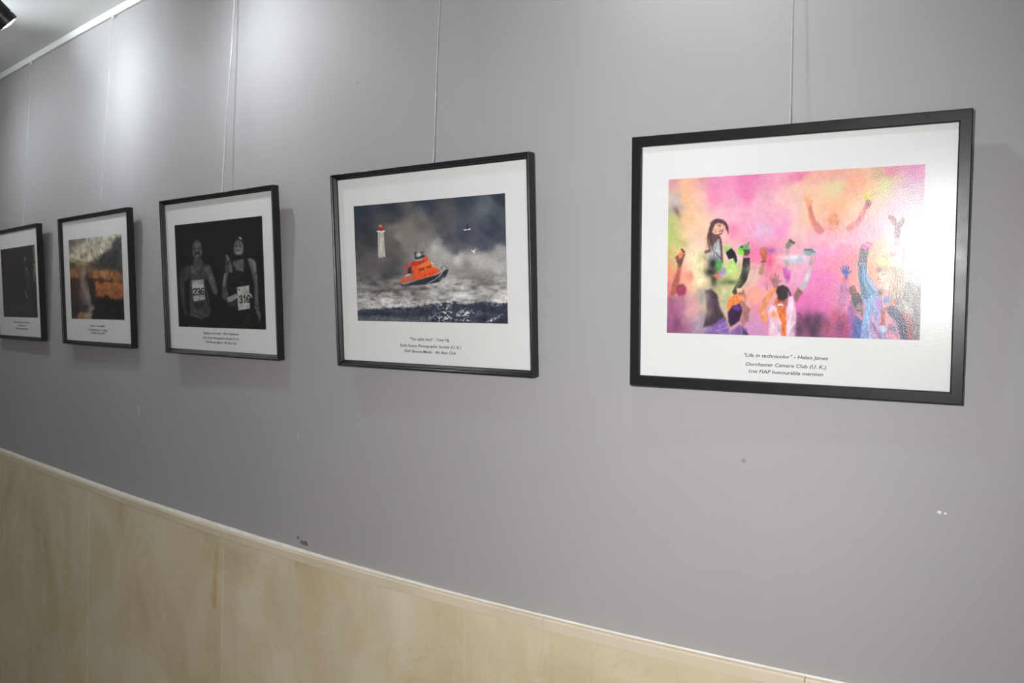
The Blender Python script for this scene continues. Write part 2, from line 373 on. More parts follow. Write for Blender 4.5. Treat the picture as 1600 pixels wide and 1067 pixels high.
    K.line([(245, 780, 30), (330, 750, 22)], (105, 50, 65), .8, 8)
    K.poly([(330, 700), (420, 600), (460, 560), (480, 700), (500, 900), (440, 1000), (320, 1000), (300, 850)], (165, 175, 190), .8, 14)
    K.line([(420, 600, 7), (400, 720, 6), (370, 880, 8)], (90, 90, 100), .7); K.line([(410, 790, 9), (500, 890, 10)], (60, 60, 60), .8)
    K.poly([(540, 700), (580, 660), (680, 690), (600, 790), (560, 780)], (160, 205, 100), .85, 14)
    K.poly([(575, 790), (672, 715), (740, 800), (775, 920), (740, 990), (690, 880), (620, 905)], (28, 30, 32), .95, 8)
    K.poly([(560, 1067), (640, 930), (700, 880), (740, 960), (700, 1067), (640, 1150), (560, 1150)], (165, 215, 110), .85, 20)
    K.poly([(420, 960), (500, 930), (520, 1067), (440, 1100)], (80, 190, 80), .8, 14)
    # green powder hand
    K.ell(825, 770, 52, 60, (120, 210, 60), .95, soft=8); K.poly([(790, 700), (850, 665), (960, 650), (980, 740), (900, 770), (820, 720)], (90, 160, 100), .95, 8)
    K.ell(840, 700, 26, 16, (40, 60, 50), .8, soft=6); K.line([(940, 650, 7), (962, 622, 5)], (80, 80, 70), .9)
    K.poly([(865, 740), (975, 740), (970, 800), (930, 850), (880, 850)], (85, 65, 60), .95, 6)
    # dark sleeved arm
    K.frame(1030, 240, 3.5565)
    K.poly([(466, 575), (503, 575), (506, 640), (488, 700), (455, 748), (425, 790), (408, 770), (428, 720), (455, 665), (463, 620)], (38, 38, 42), .96, 3)
    K.line([(468, 566, 4), (500, 564, 4)], (180, 120, 100), .8)
    K.poly([(415, 735), (440, 690), (462, 640), (450, 610), (385, 640), (370, 700)], (150, 190, 90), .5, 18)
    for q in range(16):
        a_ = q * 2.4; K.line([(285 + 5 * math.sin(a_), 375 + q * 3, 2.2), (276 + 12 * math.sin(a_ * 1.7), 440 + q * 3, 2), (290 + 14 * math.cos(a_), 520 + q * 2, 1.4)], ((60, 44, 46), (112, 84, 74))[q % 2], .55, 2)
    K.line([(318, 372, 3), (350, 366, 5), (372, 392, 5), (382, 438, 2)], (92, 66, 66), .8, 3)
    for x, y, rx, ry, c in ((200, 560, 40, 30, (232, 210, 170)), (232, 640, 22, 36, (226, 216, 160)), (190, 620, 26, 30, (240, 205, 175)), (430, 700, 26, 40, (196, 205, 130)), (360, 700, 30, 20, (150, 160, 100)), (400, 655, 26, 16, (206, 226, 150)), (520, 640, 40, 30, (214, 190, 165))):
        K.blob(x, y, rx, ry, c, .6)
    # dark smoke under the woman
    K.blob(300, 610, 34, 36, (30, 32, 36), .95); K.blob(280, 655, 42, 24, (34, 36, 36), .95); K.blob(305, 700, 20, 45, (45, 42, 40), .9); K.blob(395, 715, 60, 16, (80, 95, 60), .8)
    K.poly([(295, 672), (330, 660), (352, 664), (350, 685), (325, 692)], (195, 120, 100), .95, 4); K.line([(345, 665, 12), (362, 640, 9), (366, 668, 7)], (165, 140, 190), .95)
    K.blob(330, 615, 18, 22, (70, 180, 80), .7)
    K.blob(225, 600, 40, 50, (225, 220, 165), .8); K.blob(220, 690, 35, 60, (238, 224, 175), .7); K.blob(250, 570, 18, 26, (120, 110, 95), .5)
    K.blob(350, 760, 55, 35, (190, 190, 135), .75); K.blob(370, 830, 30, 45, (165, 170, 135), .6); K.blob(235, 790, 28, 40, (140, 140, 125), .7)
    # long-haired head lower left with purple shirt
    K.poly([(258, 760), (290, 750), (325, 780), (340, 850), (375, 920), (360, 960), (250, 960), (268, 880)], (62, 45, 60), .92, 7)
    K.blob(265, 800, 22, 45, (170, 165, 165), .6); K.blob(275, 880, 30, 40, (150, 130, 120), .5)
    K.poly([(250, 1000), (280, 965), (330, 930), (365, 905), (390, 960), (395, 1010), (240, 1010)], (128, 92, 165), .9, 7)
    K.line([(330, 960, 3), (375, 935, 2)], (165, 135, 200), .7); K.line([(320, 985, 3), (385, 965, 2)], (165, 135, 200), .7)
    K.blob(215, 960, 30, 50, (170, 160, 175), .5)
    # left raised arm with phone and magenta head
    K.poly([(108, 600), (128, 600), (118, 680), (105, 770), (60, 800), (75, 720), (98, 660)], (165, 85, 75), .85, 6)
    K.poly([(90, 575), (112, 555), (130, 530), (145, 560), (135, 590), (122, 625), (108, 625)], (115, 75, 70), .95, 4)
    K.poly([(104, 560), (130, 530), (142, 540), (128, 575), (112, 580)], (220, 115, 75), .95, 3); K.line([(124, 530, 6), (138, 545, 5)], (60, 55, 55), .9)
    K.ell(170, 680, 24, 30, (225, 125, 105), .5, soft=8)
    K.ell(126, 755, 28, 33, (140, 50, 85), .9, soft=6); K.blob(122, 750, 10, 16, (205, 70, 110), .7)
    K.poly([(100, 790), (140, 790), (150, 830), (120, 850), (70, 1000), (50, 1000), (50, 800)], (150, 85, 125), .6, 14)
    # orange cloth, hands and purple head
    K.poly([(395, 795), (430, 778), (480, 800), (455, 830), (410, 850), (385, 890), (380, 840)], (240, 125, 60), .95, 5)
    K.poly([(433, 750), (470, 755), (487, 790), (480, 830), (505, 860), (500, 930), (465, 970), (452, 900), (450, 840), (440, 790)], (160, 105, 105), .92, 5)
    K.poly([(432, 745), (468, 745), (465, 765), (435, 770)], (245, 190, 150), .9, 4); K.poly([(432, 780), (478, 790), (482, 818), (448, 815)], (245, 145, 75), .9, 4)
    K.poly([(385, 880), (410, 845), (450, 832), (462, 870), (450, 930), (400, 960), (388, 930)], (45, 25, 55), .95, 5); K.poly([(400, 855), (440, 838), (460, 855), (440, 875)], (95, 50, 140), .9, 5)
    K.poly([(400, 985), (450, 950), (490, 970), (500, 1010), (395, 1010)], (120, 85, 150), .9, 6); K.poly([(470, 965), (500, 1000), (495, 1010), (465, 1010)], (60, 60, 90), .8, 4)
    # middle hands
    K.line([(565, 660, 12), (575, 620, 9), (582, 580, 9)], (140, 125, 95), .75, 5); K.hand(582, 590, 74, 92, (190, 95, 60), .9, spread=9, soft=3, fw=.07); K.line([(566, 598, 3), (592, 598, 3)], (90, 60, 60), .8)
    K.blob(620, 540, 26, 16, (130, 85, 165), .8, rot=-30); K.blob(612, 590, 12, 45, (228, 80, 140), .6)
    K.poly([(690, 560), (700, 520), (712, 490), (730, 470), (755, 500), (735, 520), (722, 545), (725, 600), (735, 640), (720, 720), (700, 720), (685, 640)], (195, 150, 165), .8, 7)
    K.poly([(700, 505), (722, 478), (752, 495), (738, 505), (725, 520), (705, 525)], (120, 130, 100), .85, 5); K.line([(722, 478, 6), (748, 496, 6)], (75, 70, 60), .9)
    K.poly([(682, 630), (700, 640), (732, 650), (730, 700), (712, 720), (698, 690)], (190, 70, 165), .8, 6)
    K.blob(755, 590, 48, 16, (150, 185, 200), .9, rot=-8); K.blob(740, 575, 60, 12, (220, 220, 228), .7)
    K.poly([(795, 550), (812, 528), (850, 526), (875, 545), (862, 560), (820, 568)], (140, 165, 170), .95, 4); K.line([(806, 532, 4), (840, 532, 4), (862, 548, 3)], (60, 75, 80), .9)
    K.poly([(838, 560), (872, 560), (862, 610), (845, 640), (828, 700), (790, 760), (762, 800), (748, 780), (775, 740), (810, 690), (832, 620)], (200, 145, 160), .8, 6)
    K.poly([(826, 640), (850, 640), (828, 720), (792, 760), (775, 740), (805, 700)], (185, 195, 200), .8, 8); K.poly([(772, 742), (800, 768), (765, 825), (745, 800)], (125, 85, 80), .92, 5)
    # central laughing woman
    K.frame(1160, 390, 7.625)
    K.line([(270, 830, 40), (240, 700, 34), (290, 600, 34), (380, 470, 32)], (222, 140, 90), .92, 10)
    K.hand(400, 440, 170, 100, (165, 110, 115), .97, spread=15, soft=5, thumb=1, palm=.34)
    K.hand(300, 470, 110, 108, (195, 130, 145), .6, spread=10, soft=7, thumb=0)
    K.poly([(300, 680), (350, 650), (420, 700), (520, 740), (560, 560), (610, 560), (640, 700), (650, 900), (640, 1040), (320, 1040), (330, 850)], (222, 185, 205), .93, 14)
    K.poly([(420, 700), (520, 680), (535, 860), (530, 1040), (480, 1040), (470, 860), (400, 760)], (222, 105, 45), .93, 12)
    K.poly([(330, 740), (400, 720), (440, 790), (400, 820), (330, 800)], (238, 150, 110), .85, 12)
    for a_, b_ in (((340, 850), (460, 1030)), ((600, 640), (560, 1000)), ((380, 680), (470, 880)), ((640, 860), (540, 980))):
        K.line([(*a_, 6), (*b_, 5)], (240, 215, 228), .8, 6)
    K.ell(470, 620, 72, 82, (205, 112, 72), .95, soft=10); K.line([(435, 655, 10), (485, 655, 8)], (246, 226, 215), .95); K.line([(430, 618, 8), (500, 610, 8)], (110, 55, 45), .8); K.blob(515, 640, 22, 34, (150, 90, 130), .8)
    K.poly([(400, 500), (430, 430), (490, 418), (550, 450), (582, 540), (570, 560), (545, 500), (550, 570), (500, 600), (430, 600), (420, 540)], (42, 34, 42), .96, 9)
    # right group: blue hand boy, blue sleeved girl
    K.frame(1310, 370, 6.4643)
    K.poly([(20, 470), (60, 440), (100, 450), (105, 620), (70, 700), (0, 760), (0, 640)], (170, 100, 160), .7, 12)
    K.poly([(35, 450), (50, 400), (98, 400), (98, 455)], (222, 90, 85), .9, 8); K.hand(78, 405, 128, 98, (52, 75, 165), .97, spread=17, soft=4, thumb=1, palm=.36)
    K.ell(145, 545, 40, 52, (120, 60, 70), .9, soft=8)
    K.poly([(130, 600), (200, 560), (250, 620), (250, 800), (190, 760), (140, 660)], (50, 45, 50), .92, 8); K.ell(212, 730, 34, 60, (150, 125, 130), .9, soft=8); K.line([(195, 740, 7), (240, 745, 6)], (45, 35, 45), .85)
    K.poly([(120, 640), (160, 700), (180, 800), (240, 860), (230, 1030), (60, 1030), (90, 820)], (130, 70, 150), .8, 12); K.poly([(175, 800), (240, 850), (225, 1040), (150, 1040)], (50, 90, 165), .9, 10)
    K.poly([(0, 830), (60, 760), (110, 800), (90, 1030), (0, 1030)], (200, 60, 105), .6, 18); K.blob(100, 930, 18, 30, (215, 45, 90), .7)
    K.poly([(195, 240), (285, 240), (282, 330), (330, 430), (400, 540), (440, 640), (470, 760), (520, 860), (640, 900), (640, 1050), (225, 1050), (250, 830), (270, 700), (235, 620), (230, 560), (205, 440)], (120, 145, 195), .95, 8)
    K.poly([(195, 260), (285, 290), (275, 400), (320, 500), (370, 560), (290, 640), (240, 610), (210, 450)], (45, 95, 130), .95, 10)
    K.line([(250, 300, 12), (262, 440, 12), (330, 560, 14)], (90, 150, 180), .7, 8); K.line([(330, 600, 14), (300, 760, 14), (260, 900, 10)], (90, 170, 215), .7, 10)
    K.poly([(380, 640), (430, 620), (440, 760), (400, 760)], (178, 100, 205), .85, 16); K.poly([(330, 780), (430, 800), (430, 1040), (330, 1040)], (190, 140, 185), .7, 20)
    K.line([(350, 880, 12), (430, 1030, 10)], (130, 50, 90), .6, 10); K.line([(300, 800, 10), (330, 1030, 10)], (190, 180, 215), .6, 10)
    K.poly([(215, 110), (300, 110), (300, 180), (285, 270), (195, 260)], (75, 75, 82), .95, 8)
    for yy in (150, 185, 220): K.line([(208, yy, 4), (292, yy - 6, 4)], (120, 118, 120), .7)
    K.line([(205, 280, 8), (282, 285, 8)], (125, 85, 60), .9)
    K.poly([(218, 90), (250, 60), (300, 52), (335, 72), (325, 110), (300, 130), (225, 115)], (210, 75, 150), .95, 8); K.line([(260, 65, 8), (320, 90, 8)], (238, 160, 205), .8); K.line([(322, 70, 6), (332, 88, 5)], (70, 30, 50), .9)
    K.blob(460, 250, 60, 50, (218, 205, 90), .9)
    K.poly([(400, 330), (480, 300), (600, 300), (680, 400), (640, 560), (560, 640), (480, 640), (560, 500), (560, 380), (440, 350)], (160, 130, 105), .92, 12)
    K.poly([(385, 420), (410, 360), (450, 340), (540, 370), (560, 440), (520, 540), (450, 540), (400, 500)], (225, 172, 150), .96, 8)
    K.ell(405, 430, 16, 12, (120, 70, 75), .9, soft=5); K.line([(405, 460, 6), (440, 470, 5)], (190, 75, 80), .9); K.line([(440, 385, 6), (475, 378, 4)], (110, 80, 75), .8); K.blob(405, 330, 24, 28, (80, 65, 65), .85)
    for q in range(9): K.line([(560 + q * 11, 330 + q * 8, 4), (520 + q * 17, 520 + q * 12, 4), (500 + q * 18, 640, 3)], ((92, 72, 60), (205, 175, 140))[q % 2], .6, 5)
    K.blob(425, 560, 32, 36, (50, 45, 48), .9); K.blob(485, 640, 34, 34, (45, 90, 200), .95); K.poly([(520, 690), (560, 640), (585, 650), (560, 690)], (232, 110, 55), .95, 6); K.blob(600, 650, 22, 36, (50, 48, 44), .8)
    K.poly([(680, 440), (840, 500), (830, 1040), (760, 1040), (760, 760), (660, 620)], (98, 94, 92), .92, 14)
    K.poly([(600, 700), (660, 640), (740, 680), (765, 780), (740, 820), (680, 790)], (140, 138, 125), .95, 12); K.poly([(640, 760), (740, 790), (760, 1040), (660, 1040)], (150, 55, 65), .85, 18)
    K.poly([(475, 720), (560, 690), (640, 780), (700, 900), (700, 1040), (640, 1040), (600, 880), (520, 790)], (38, 38, 78), .96, 12)
    K.poly([(470, 760), (520, 800), (600, 900), (630, 1040), (480, 1040)], (222, 130, 150), .85, 14); K.blob(560, 935, 60, 40, (90, 80, 130), .85)
    K.poly([(430, 740), (475, 740), (470, 895), (430, 890)], (160, 60, 45), .96, 5); K.line([(430, 640, 5), (445, 740, 6)], (160, 60, 45), .9); K.line([(520, 700, 5), (470, 745, 6)], (160, 60, 45), .9)
    K.ell(455, 930, 32, 34, (172, 178, 200), .97, soft=4)
    K.blob(590, 70, 50, 60, (210, 120, 180), .7); K.line([(640, 330, 26), (660, 120, 20)], (130, 120, 135), .7, 14); K.blob(540, 180, 55, 32, (150, 75, 100), .7); K.blob(610, 280, 40, 26, (200, 200, 215), .7); K.blob(740, 370, 60, 50, (165, 140, 190), .7)
    K.frame(1030, 240, 3.5565)
    K.poly([(1270, 340), (1290, 345), (1320, 385), (1355, 345), (1362, 375), (1340, 410), (1335, 470), (1300, 470), (1305, 400), (1275, 372)], (110, 78, 85), .85, 4)
    K.line([(1275, 350, 8), (1300, 385, 7)], (205, 90, 105), .8); K.line([(1298, 352, 5), (1312, 380, 5)], (60, 80, 55), .8)
    for x, y, c in ((830, 930, (60, 30, 70)), (880, 925, (70, 30, 70)), (935, 960, (150, 60, 90)), (985, 910, (190, 60, 90)), (1010, 960, (90, 35, 85)), (860, 990, (35, 30, 45)), (780, 980, (60, 45, 70))): K.blob(x, y, 26, 46, c, .7)
    K.line([(775, 890, 5), (800, 905, 4)], (110, 40, 90), .8); K.line([(778, 910, 5), (805, 925, 4)], (110, 40, 90), .8)
    K.mottle(.09, 26, 31); K.mottle(.08, 7, 41, o=2)
    g_ = K.img.mean(-1, keepdims=True); K.img = g_ + (K.img - g_) * .93; K.img = 128 + (K.img - 128) * 1.04 + 5
    return K

def paint_storm():
    K = Canvas(400, 245, [(553, 323.2), (788.8, 301), (558.3, 501.2), (793.5, 505.7)], .5)
    K.frame(550, 300, 5.08)
    P = """50 150 44 51 61;300 120 48 55 65;600 90 50 57 69;900 60 50 58 68;1180 40 44 51 61;1060 120 84 92 98;1180 150 68 76 84;80 300 48 52 60;130 400 55 56 60;80 470 68 68 71;300 230 60 62 66;330 300 100 97 95;450 300 116 112 107;420 380 126 122 117;540 250 95 92 90;700 200 74 72 76;700 300 75 74 80;600 400 116 113 111;655 440 170 165 160;670 390 140 136 133;760 370 68 69 78;900 330 60 63 77;1100 300 55 60 74;1190 370 60 65 78;1040 410 66 69 82;850 450 82 82 90;350 430 86 83 82;150 530 84 82 82;300 560 78 76 76;720 520 160 157 155;850 530 172 169 166;1000 550 166 163 161;1180 470 142 140 140;1150 600 162 159 157;900 620 128 126 125;1050 700 116 113 113;800 700 136 133 133;1200 720 142 139 139;100 640 84 82 82;300 650 70 69 70;60 740 112 109 109;200 720 104 102 102;350 760 112 109 109;600 790 142 139 138;500 830 118 115 115;750 780 152 149 148;1000 800 130 128 128;1210 820 172 168 168;100 850 154 151 149;300 860 168 164 162;450 890 162 159 158;650 860 152 149 149;850 850 164 161 160"""
    K.field([tuple(float(t) for t in q.split()) for q in P.split(';')], 1.8, warp=90, seed=3, blur=80)
    sea = np.clip((K.Y - 600) / 120, 0, 1)[..., None]
    n = fbm(K.X / 60, K.Y / 26, 8, 5)[..., None]
    K.img = K.img * (1 + sea * (n - .5) * 1.0) * (1 + (fbm(K.X / 70, K.Y / 70, 12, 4)[..., None] - .5) * .22)
    K.blob(190, 790, 60, 14, (62, 62, 66), .8); K.blob(160, 850, 22, 12, (60, 60, 64), .7); K.blob(180, 735, 40, 8, (66, 66, 70), .7); K.blob(570, 765, 44, 16, (62, 60, 62), .85); K.blob(100, 945, 30, 12, (60, 62, 68), .6)
    # lighthouse
    K.poly([(203, 316), (251, 316), (262, 518), (208, 524)], (182, 177, 170), .97, 3); K.line([(214, 330, 5), (222, 510, 6)], (140, 136, 132), .5, 6); K.line([(201, 314, 5), (254, 312, 5)], (214, 205, 190), .9)
    K.ell(232, 287, 22, 24, (140, 55, 42), .97, soft=3); K.ell(226, 270, 10, 9, (200, 165, 150), .8, soft=5); K.line([(226, 258, 2), (228, 238, 1)], (70, 55, 55), .8)
    K.blob(230, 540, 60, 26, (100, 98, 98), .8); K.blob(340, 270, 100, 22, (112, 108, 105), .35, rot=8)
    # gulls
    K.line([(888, 300, 4), (936, 290, 5)], (215, 212, 208), .95, 2); K.line([(912, 288, 6), (914, 252, 3)], (35, 36, 42), .95, 2); K.line([(948, 458, 3), (962, 470, 5), (978, 452, 3)], (215, 213, 212), .95, 2); K.line([(966, 466, 5), (970, 482, 3)], (215, 213, 212), .95, 2); K.line([(952, 456, 2), (958, 450, 2)], (40, 40, 46), .9, 2)
    # big dark wave
    K.poly([(30, 935), (150, 930), (300, 918), (450, 914), (560, 902), (700, 872), (800, 868), (900, 890), (1000, 870), (1100, 868), (1160, 888), (1245, 872), (1245, 1050), (30, 1030)], (44, 50, 62), .97, 7, rag=26)
    K.img = K.img * (1 + (np.clip((K.Y - 880) / 60, 0, 1) * (fbm(K.X / 80, K.Y / 18, 18, 4) - .5) * .7)[..., None])
    K.poly([(40, 985), (300, 985), (600, 1010), (560, 1040), (40, 1030)], (118, 120, 124), .55, 22, rag=50)
    sp = np.clip((fbm(K.X / 16, K.Y / 10, 77, 4) - .50) * 7, 0, 1)
    def foam(x, y, rx, ry, a=1., rot=0):
        c, t = math.cos(math.radians(rot)), math.sin(math.radians(rot)); dx, dy = K.X - x, K.Y - y
        K.blend(sp * np.exp(-(((dx * c + dy * t) / rx) ** 2 + ((-dx * t + dy * c) / ry) ** 2)), (196, 196, 198), a)
    foam(730, 940, 46, 90); foam(880, 965, 120, 30); foam(700, 1000, 110, 22); foam(900, 1020, 60, 14); foam(1110, 1015, 90, 12, 1, -32); foam(300, 900, 300, 30, .7); foam(700, 870, 300, 20, .7); foam(1160, 880, 60, 26, .8)
    foam(730, 700, 60, 50, .6); foam(260, 850, 260, 60, .45)
    # lifeboat
    K.frame(600, 370, 11.858)
    K.poly([(285, 860), (350, 885), (620, 800), (900, 720), (1040, 670), (1120, 610), (1190, 592), (1140, 745), (1080, 775), (1010, 835), (930, 852), (830, 868), (640, 885), (330, 915)], (40, 44, 54), .97, 8)
    K.poly([(270, 800), (380, 735), (540, 715), (640, 760), (600, 805), (400, 852), (300, 850)], (172, 88, 66), .95, 10)
    K.poly([(500, 560), (700, 500), (800, 450), (870, 468), (930, 572), (1010, 598), (1040, 640), (900, 705), (620, 790), (530, 730)], (224, 78, 36), .97, 8)
    K.poly([(700, 500), (800, 445), (880, 470), (900, 520), (720, 560), (560, 580)], (238, 112, 44), .8, 14)
    K.poly([(455, 505), (520, 458), (700, 430), (780, 352), (825, 432), (700, 492), (570, 545), (480, 535)], (176, 44, 38), .95, 9); K.poly([(700, 380), (780, 352), (825, 430), (740, 455)], (215, 80, 45), .85, 10)
    K.poly([(395, 500), (450, 455), (480, 520), (440, 560), (430, 690), (378, 705)], (148, 66, 62), .9, 10); K.poly([(440, 570), (505, 540), (510, 690), (435, 680)], (58, 40, 42), .92, 10)
    K.line([(400, 718, 16), (480, 690, 12)], (196, 172, 168), .9, 8)
    K.line([(605, 395, 22), (735, 355, 20)], (42, 52, 54), .95, 6); K.line([(570, 300, 12), (575, 400, 14)], (48, 54, 56), .85, 6); K.line([(560, 295, 9), (715, 285, 9)], (50, 54, 56), .85, 6); K.line([(700, 290, 8), (715, 355, 8)], (50, 54, 56), .8, 6); K.line([(582, 120, 3), (592, 290, 5)], (60, 62, 64), .8, 5)
    K.blob(640, 322, 34, 40, (190, 188, 186), .9); K.line([(715, 290, 3), (745, 230, 2)], (90, 90, 92), .7, 5)
    K.line([(600, 445, 9), (690, 425, 9)], (195, 140, 130), .6, 6)
    for x, y in ((672, 605), (712, 592), (805, 552), (850, 545)): K.ell(x, y, 15, 24, (52, 34, 50), .9, soft=6)
    for x, y in ((545, 655), (755, 708), (845, 680), (935, 645), (690, 735)): K.ell(x, y, 13, 15, (150, 30, 30), .85, soft=6)
    K.line([(735, 640, 6), (770, 590, 5)], (200, 110, 80), .8); K.line([(890, 480, 5), (900, 560, 5)], (196, 170, 140), .9); K.line([(870, 475, 8), (910, 490, 6)], (225, 205, 170), .9)
    K.line([(360, 890, 9), (560, 822, 8)], (110, 110, 115), .8, 6); K.line([(800, 862, 6), (930, 790, 7), (1060, 680, 8)], (176, 174, 178), .85, 6)
    K.poly([(1030, 640), (1075, 600), (1120, 610), (1060, 680)], (150, 148, 150), .7, 8)
    K.line([(1040, 590, 8), (1070, 540, 6), (1120, 530, 6), (1180, 590, 6)], (70, 70, 76), .7, 6); K.line([(1105, 540, 5), (1110, 610, 5)], (200, 200, 205), .7, 6); K.line([(1060, 560, 5), (1075, 620, 6)], (60, 60, 66), .8, 6)
    K.blob(1120, 800, 90, 60, (172, 168, 166), .6); K.blob(400, 930, 60, 26, (88, 86, 88), .5)
    K.frame(550, 300, 5.08); K.mottle(.12, 9, 5, o=2)
    return K

def digits(K, txt, x, y, w, h, gap, r, col, slant=0):
    G = {'1': [[(.25, .2), (.6, 0), (.6, 1)]], '2': [[(0, .25), (.15, .04), (.5, 0), (.85, .06), (.98, .27), (.8, .52), (.3, .78), (0, 1), (1, 1)]],
         '3': [[(0, .18), (.25, 0), (.7, 0), (.95, .2), (.85, .42), (.45, .5)], [(.45, .5), (.9, .58), (1, .78), (.75, .98), (.3, 1), (0, .84)]],
         '6': [[(.95, .15), (.7, 0), (.35, .02), (.08, .3), (0, .65), (.15, .92), (.5, 1), (.85, .93), (1, .7), (.85, .5), (.5, .44), (.15, .52), (.02, .7)]]}
    for k, c in enumerate(txt):
        for st in G[c]:
            K.line([(x + k * (w + gap) + a * w, y + bb * h + (k * (w + gap) + a * w) * slant, r) for a, bb in st], col, .97, 2.5)

def paint_runners():
    K = Canvas(300, 205, [(272.6, 352.3), (408.4, 337), (278.9, 510.2), (416.1, 515.1)], .3)
    K.frame(270, 335, 5.08)
    K.img[:] = (23, 25, 29); K.blob(380, 300, 260, 200, (29, 30, 34), .6)
    sk = (72, 72, 74); hi = (118, 117, 117)
    # left runner
    K.poly([(48, 500), (70, 425), (120, 400), (150, 420), (130, 500), (90, 540), (100, 760), (125, 800), (95, 800), (60, 660)], (52, 52, 54), .9, 10)
    K.poly([(135, 410), (190, 380), (250, 390), (290, 400), (330, 500), (352, 600), (345, 645), (315, 620), (270, 500), (250, 520), (250, 640), (300, 760), (290, 800), (240, 825), (140, 810), (130, 640)], (58, 58, 60), .95, 9)
    K.line([(275, 430, 24), (300, 510, 20), (335, 610, 14)], (84, 84, 84), .85, 10); K.line([(150, 420, 10), (175, 470, 10)], (86, 86, 88), .7, 10)
    K.poly([(165, 350), (225, 350), (250, 400), (200, 430), (160, 400)], (66, 66, 68), .95, 7)
    K.ell(191, 285, 36, 78, sk, .97, soft=8); K.blob(192, 240, 24, 26, (98, 98, 99), .8); K.blob(185, 270, 32, 10, (34, 34, 37), .85); K.ell(192, 312, 20, 26, (34, 34, 36), .9, soft=5); K.ell(193, 325, 11, 12, (112, 110, 108), .8, soft=4); K.line([(189, 262, 4), (189, 292, 5)], (130, 129, 128), .7); K.blob(224, 300, 8, 20, (92, 92, 93), .6)
    K.blob(240, 395, 8, 14, (30, 30, 32), .8); K.blob(190, 430, 30, 14, (84, 84, 84), .6)
    K.poly([(148, 525), (240, 514), (256, 672), (164, 688)], (150, 149, 147), .97, 3); K.poly([(160, 700), (250, 690), (235, 740), (180, 745)], (36, 36, 34), .8, 8)
    digits(K, '236', 162, 588, 22, 50, 8, 4.4, (24, 24, 28), -.06)
    for t in (535, 550, 655, 668): K.line([(160, t, 2), (238, t - 10, 2)], (110, 110, 110), .6)
    for a_, b_ in (((170, 760), (280, 810)), ((140, 790), (230, 830)), ((255, 560), (285, 700))): K.line([(*a_, 5), (*b_, 5)], (80, 80, 82), .6, 6)
    # right runner
    K.ell(512, 195, 40, 26, (30, 31, 34), .98, soft=6); K.line([(526, 182, 5), (540, 192, 5)], (180, 180, 180), .9)
    K.ell(520, 265, 38, 62, (92, 92, 92), .97, soft=7); K.blob(518, 248, 36, 8, (40, 40, 42), .8); K.blob(520, 300, 26, 14, (142, 141, 140), .7); K.ell(521, 344, 30, 24, (26, 27, 30), .95, soft=8); K.line([(518, 240, 4), (518, 285, 6)], (140, 139, 138), .6); K.ell(518, 283, 8, 7, (35, 35, 36), .8)
    K.poly([(470, 370), (560, 350), (565, 440), (520, 455), (480, 450)], (80, 80, 80), .95, 8); K.line([(480, 390, 5), (520, 420, 5), (555, 445, 5)], (112, 112, 112), .6)
    K.poly([(450, 360), (475, 390), (500, 440), (560, 460), (590, 350), (625, 400), (630, 560), (620, 620), (440, 620), (445, 520), (470, 470)], (27, 28, 32), .96, 7)
    K.poly([(420, 310), (440, 330), (470, 400), (470, 450), (440, 460), (425, 560), (440, 650), (420, 690), (388, 650), (392, 560), (412, 450), (415, 380)], (66, 66, 67), .95, 8); K.line([(415, 470, 7), (400, 560, 8)], (112, 112, 112), .8, 8); K.line([(455, 410, 10), (462, 450, 8)], (106, 106, 106), .7, 8); K.blob(432, 385, 6, 20, (28, 28, 30), .8); K.line([(425, 325, 7), (440, 360, 7)], (104, 104, 105), .8)
    K.poly([(590, 350), (630, 355), (655, 400), (672, 520), (680, 720), (650, 730), (645, 560), (620, 450)], (74, 74, 75), .95, 8); K.line([(610, 355, 10), (645, 380, 12), (650, 440, 10)], (128, 127, 127), .7, 10); K.line([(660, 480, 4), (672, 720, 4)], (96, 92, 94), .7, 6)
    K.line([(652, 738, 5), (682, 736, 5)], (120, 120, 120), .8); K.poly([(655, 745), (680, 745), (702, 800), (688, 860), (672, 800)], (80, 80, 82), .9, 6)
    K.poly([(430, 660), (505, 625), (515, 660), (470, 690), (435, 697)], (138, 137, 135), .96, 4); K.poly([(430, 700), (510, 680), (515, 720), (440, 735)], (48, 48, 50), .8, 5)
    K.poly([(508, 575), (604, 560), (612, 745), (518, 760)], (158, 157, 154), .97, 3); K.line([(515, 650, 3), (606, 620, 3)], (120, 120, 120), .6); K.line([(612, 630, 9), (624, 650, 9)], (140, 139, 138), .8)
    digits(K, '316', 530, 645, 20, 56, 8, 4.6, (24, 24, 28), -.06); K.line([(518, 590, 5), (530, 600, 5)], (60, 60, 62), .8)
    for t in (725, 738): K.line([(530, t, 2), (600, t - 10, 2)], (120, 120, 120), .6)
    K.blob(600, 850, 40, 60, (40, 36, 40), .6); K.mottle(.25, 14, 9, o=3)
    return K

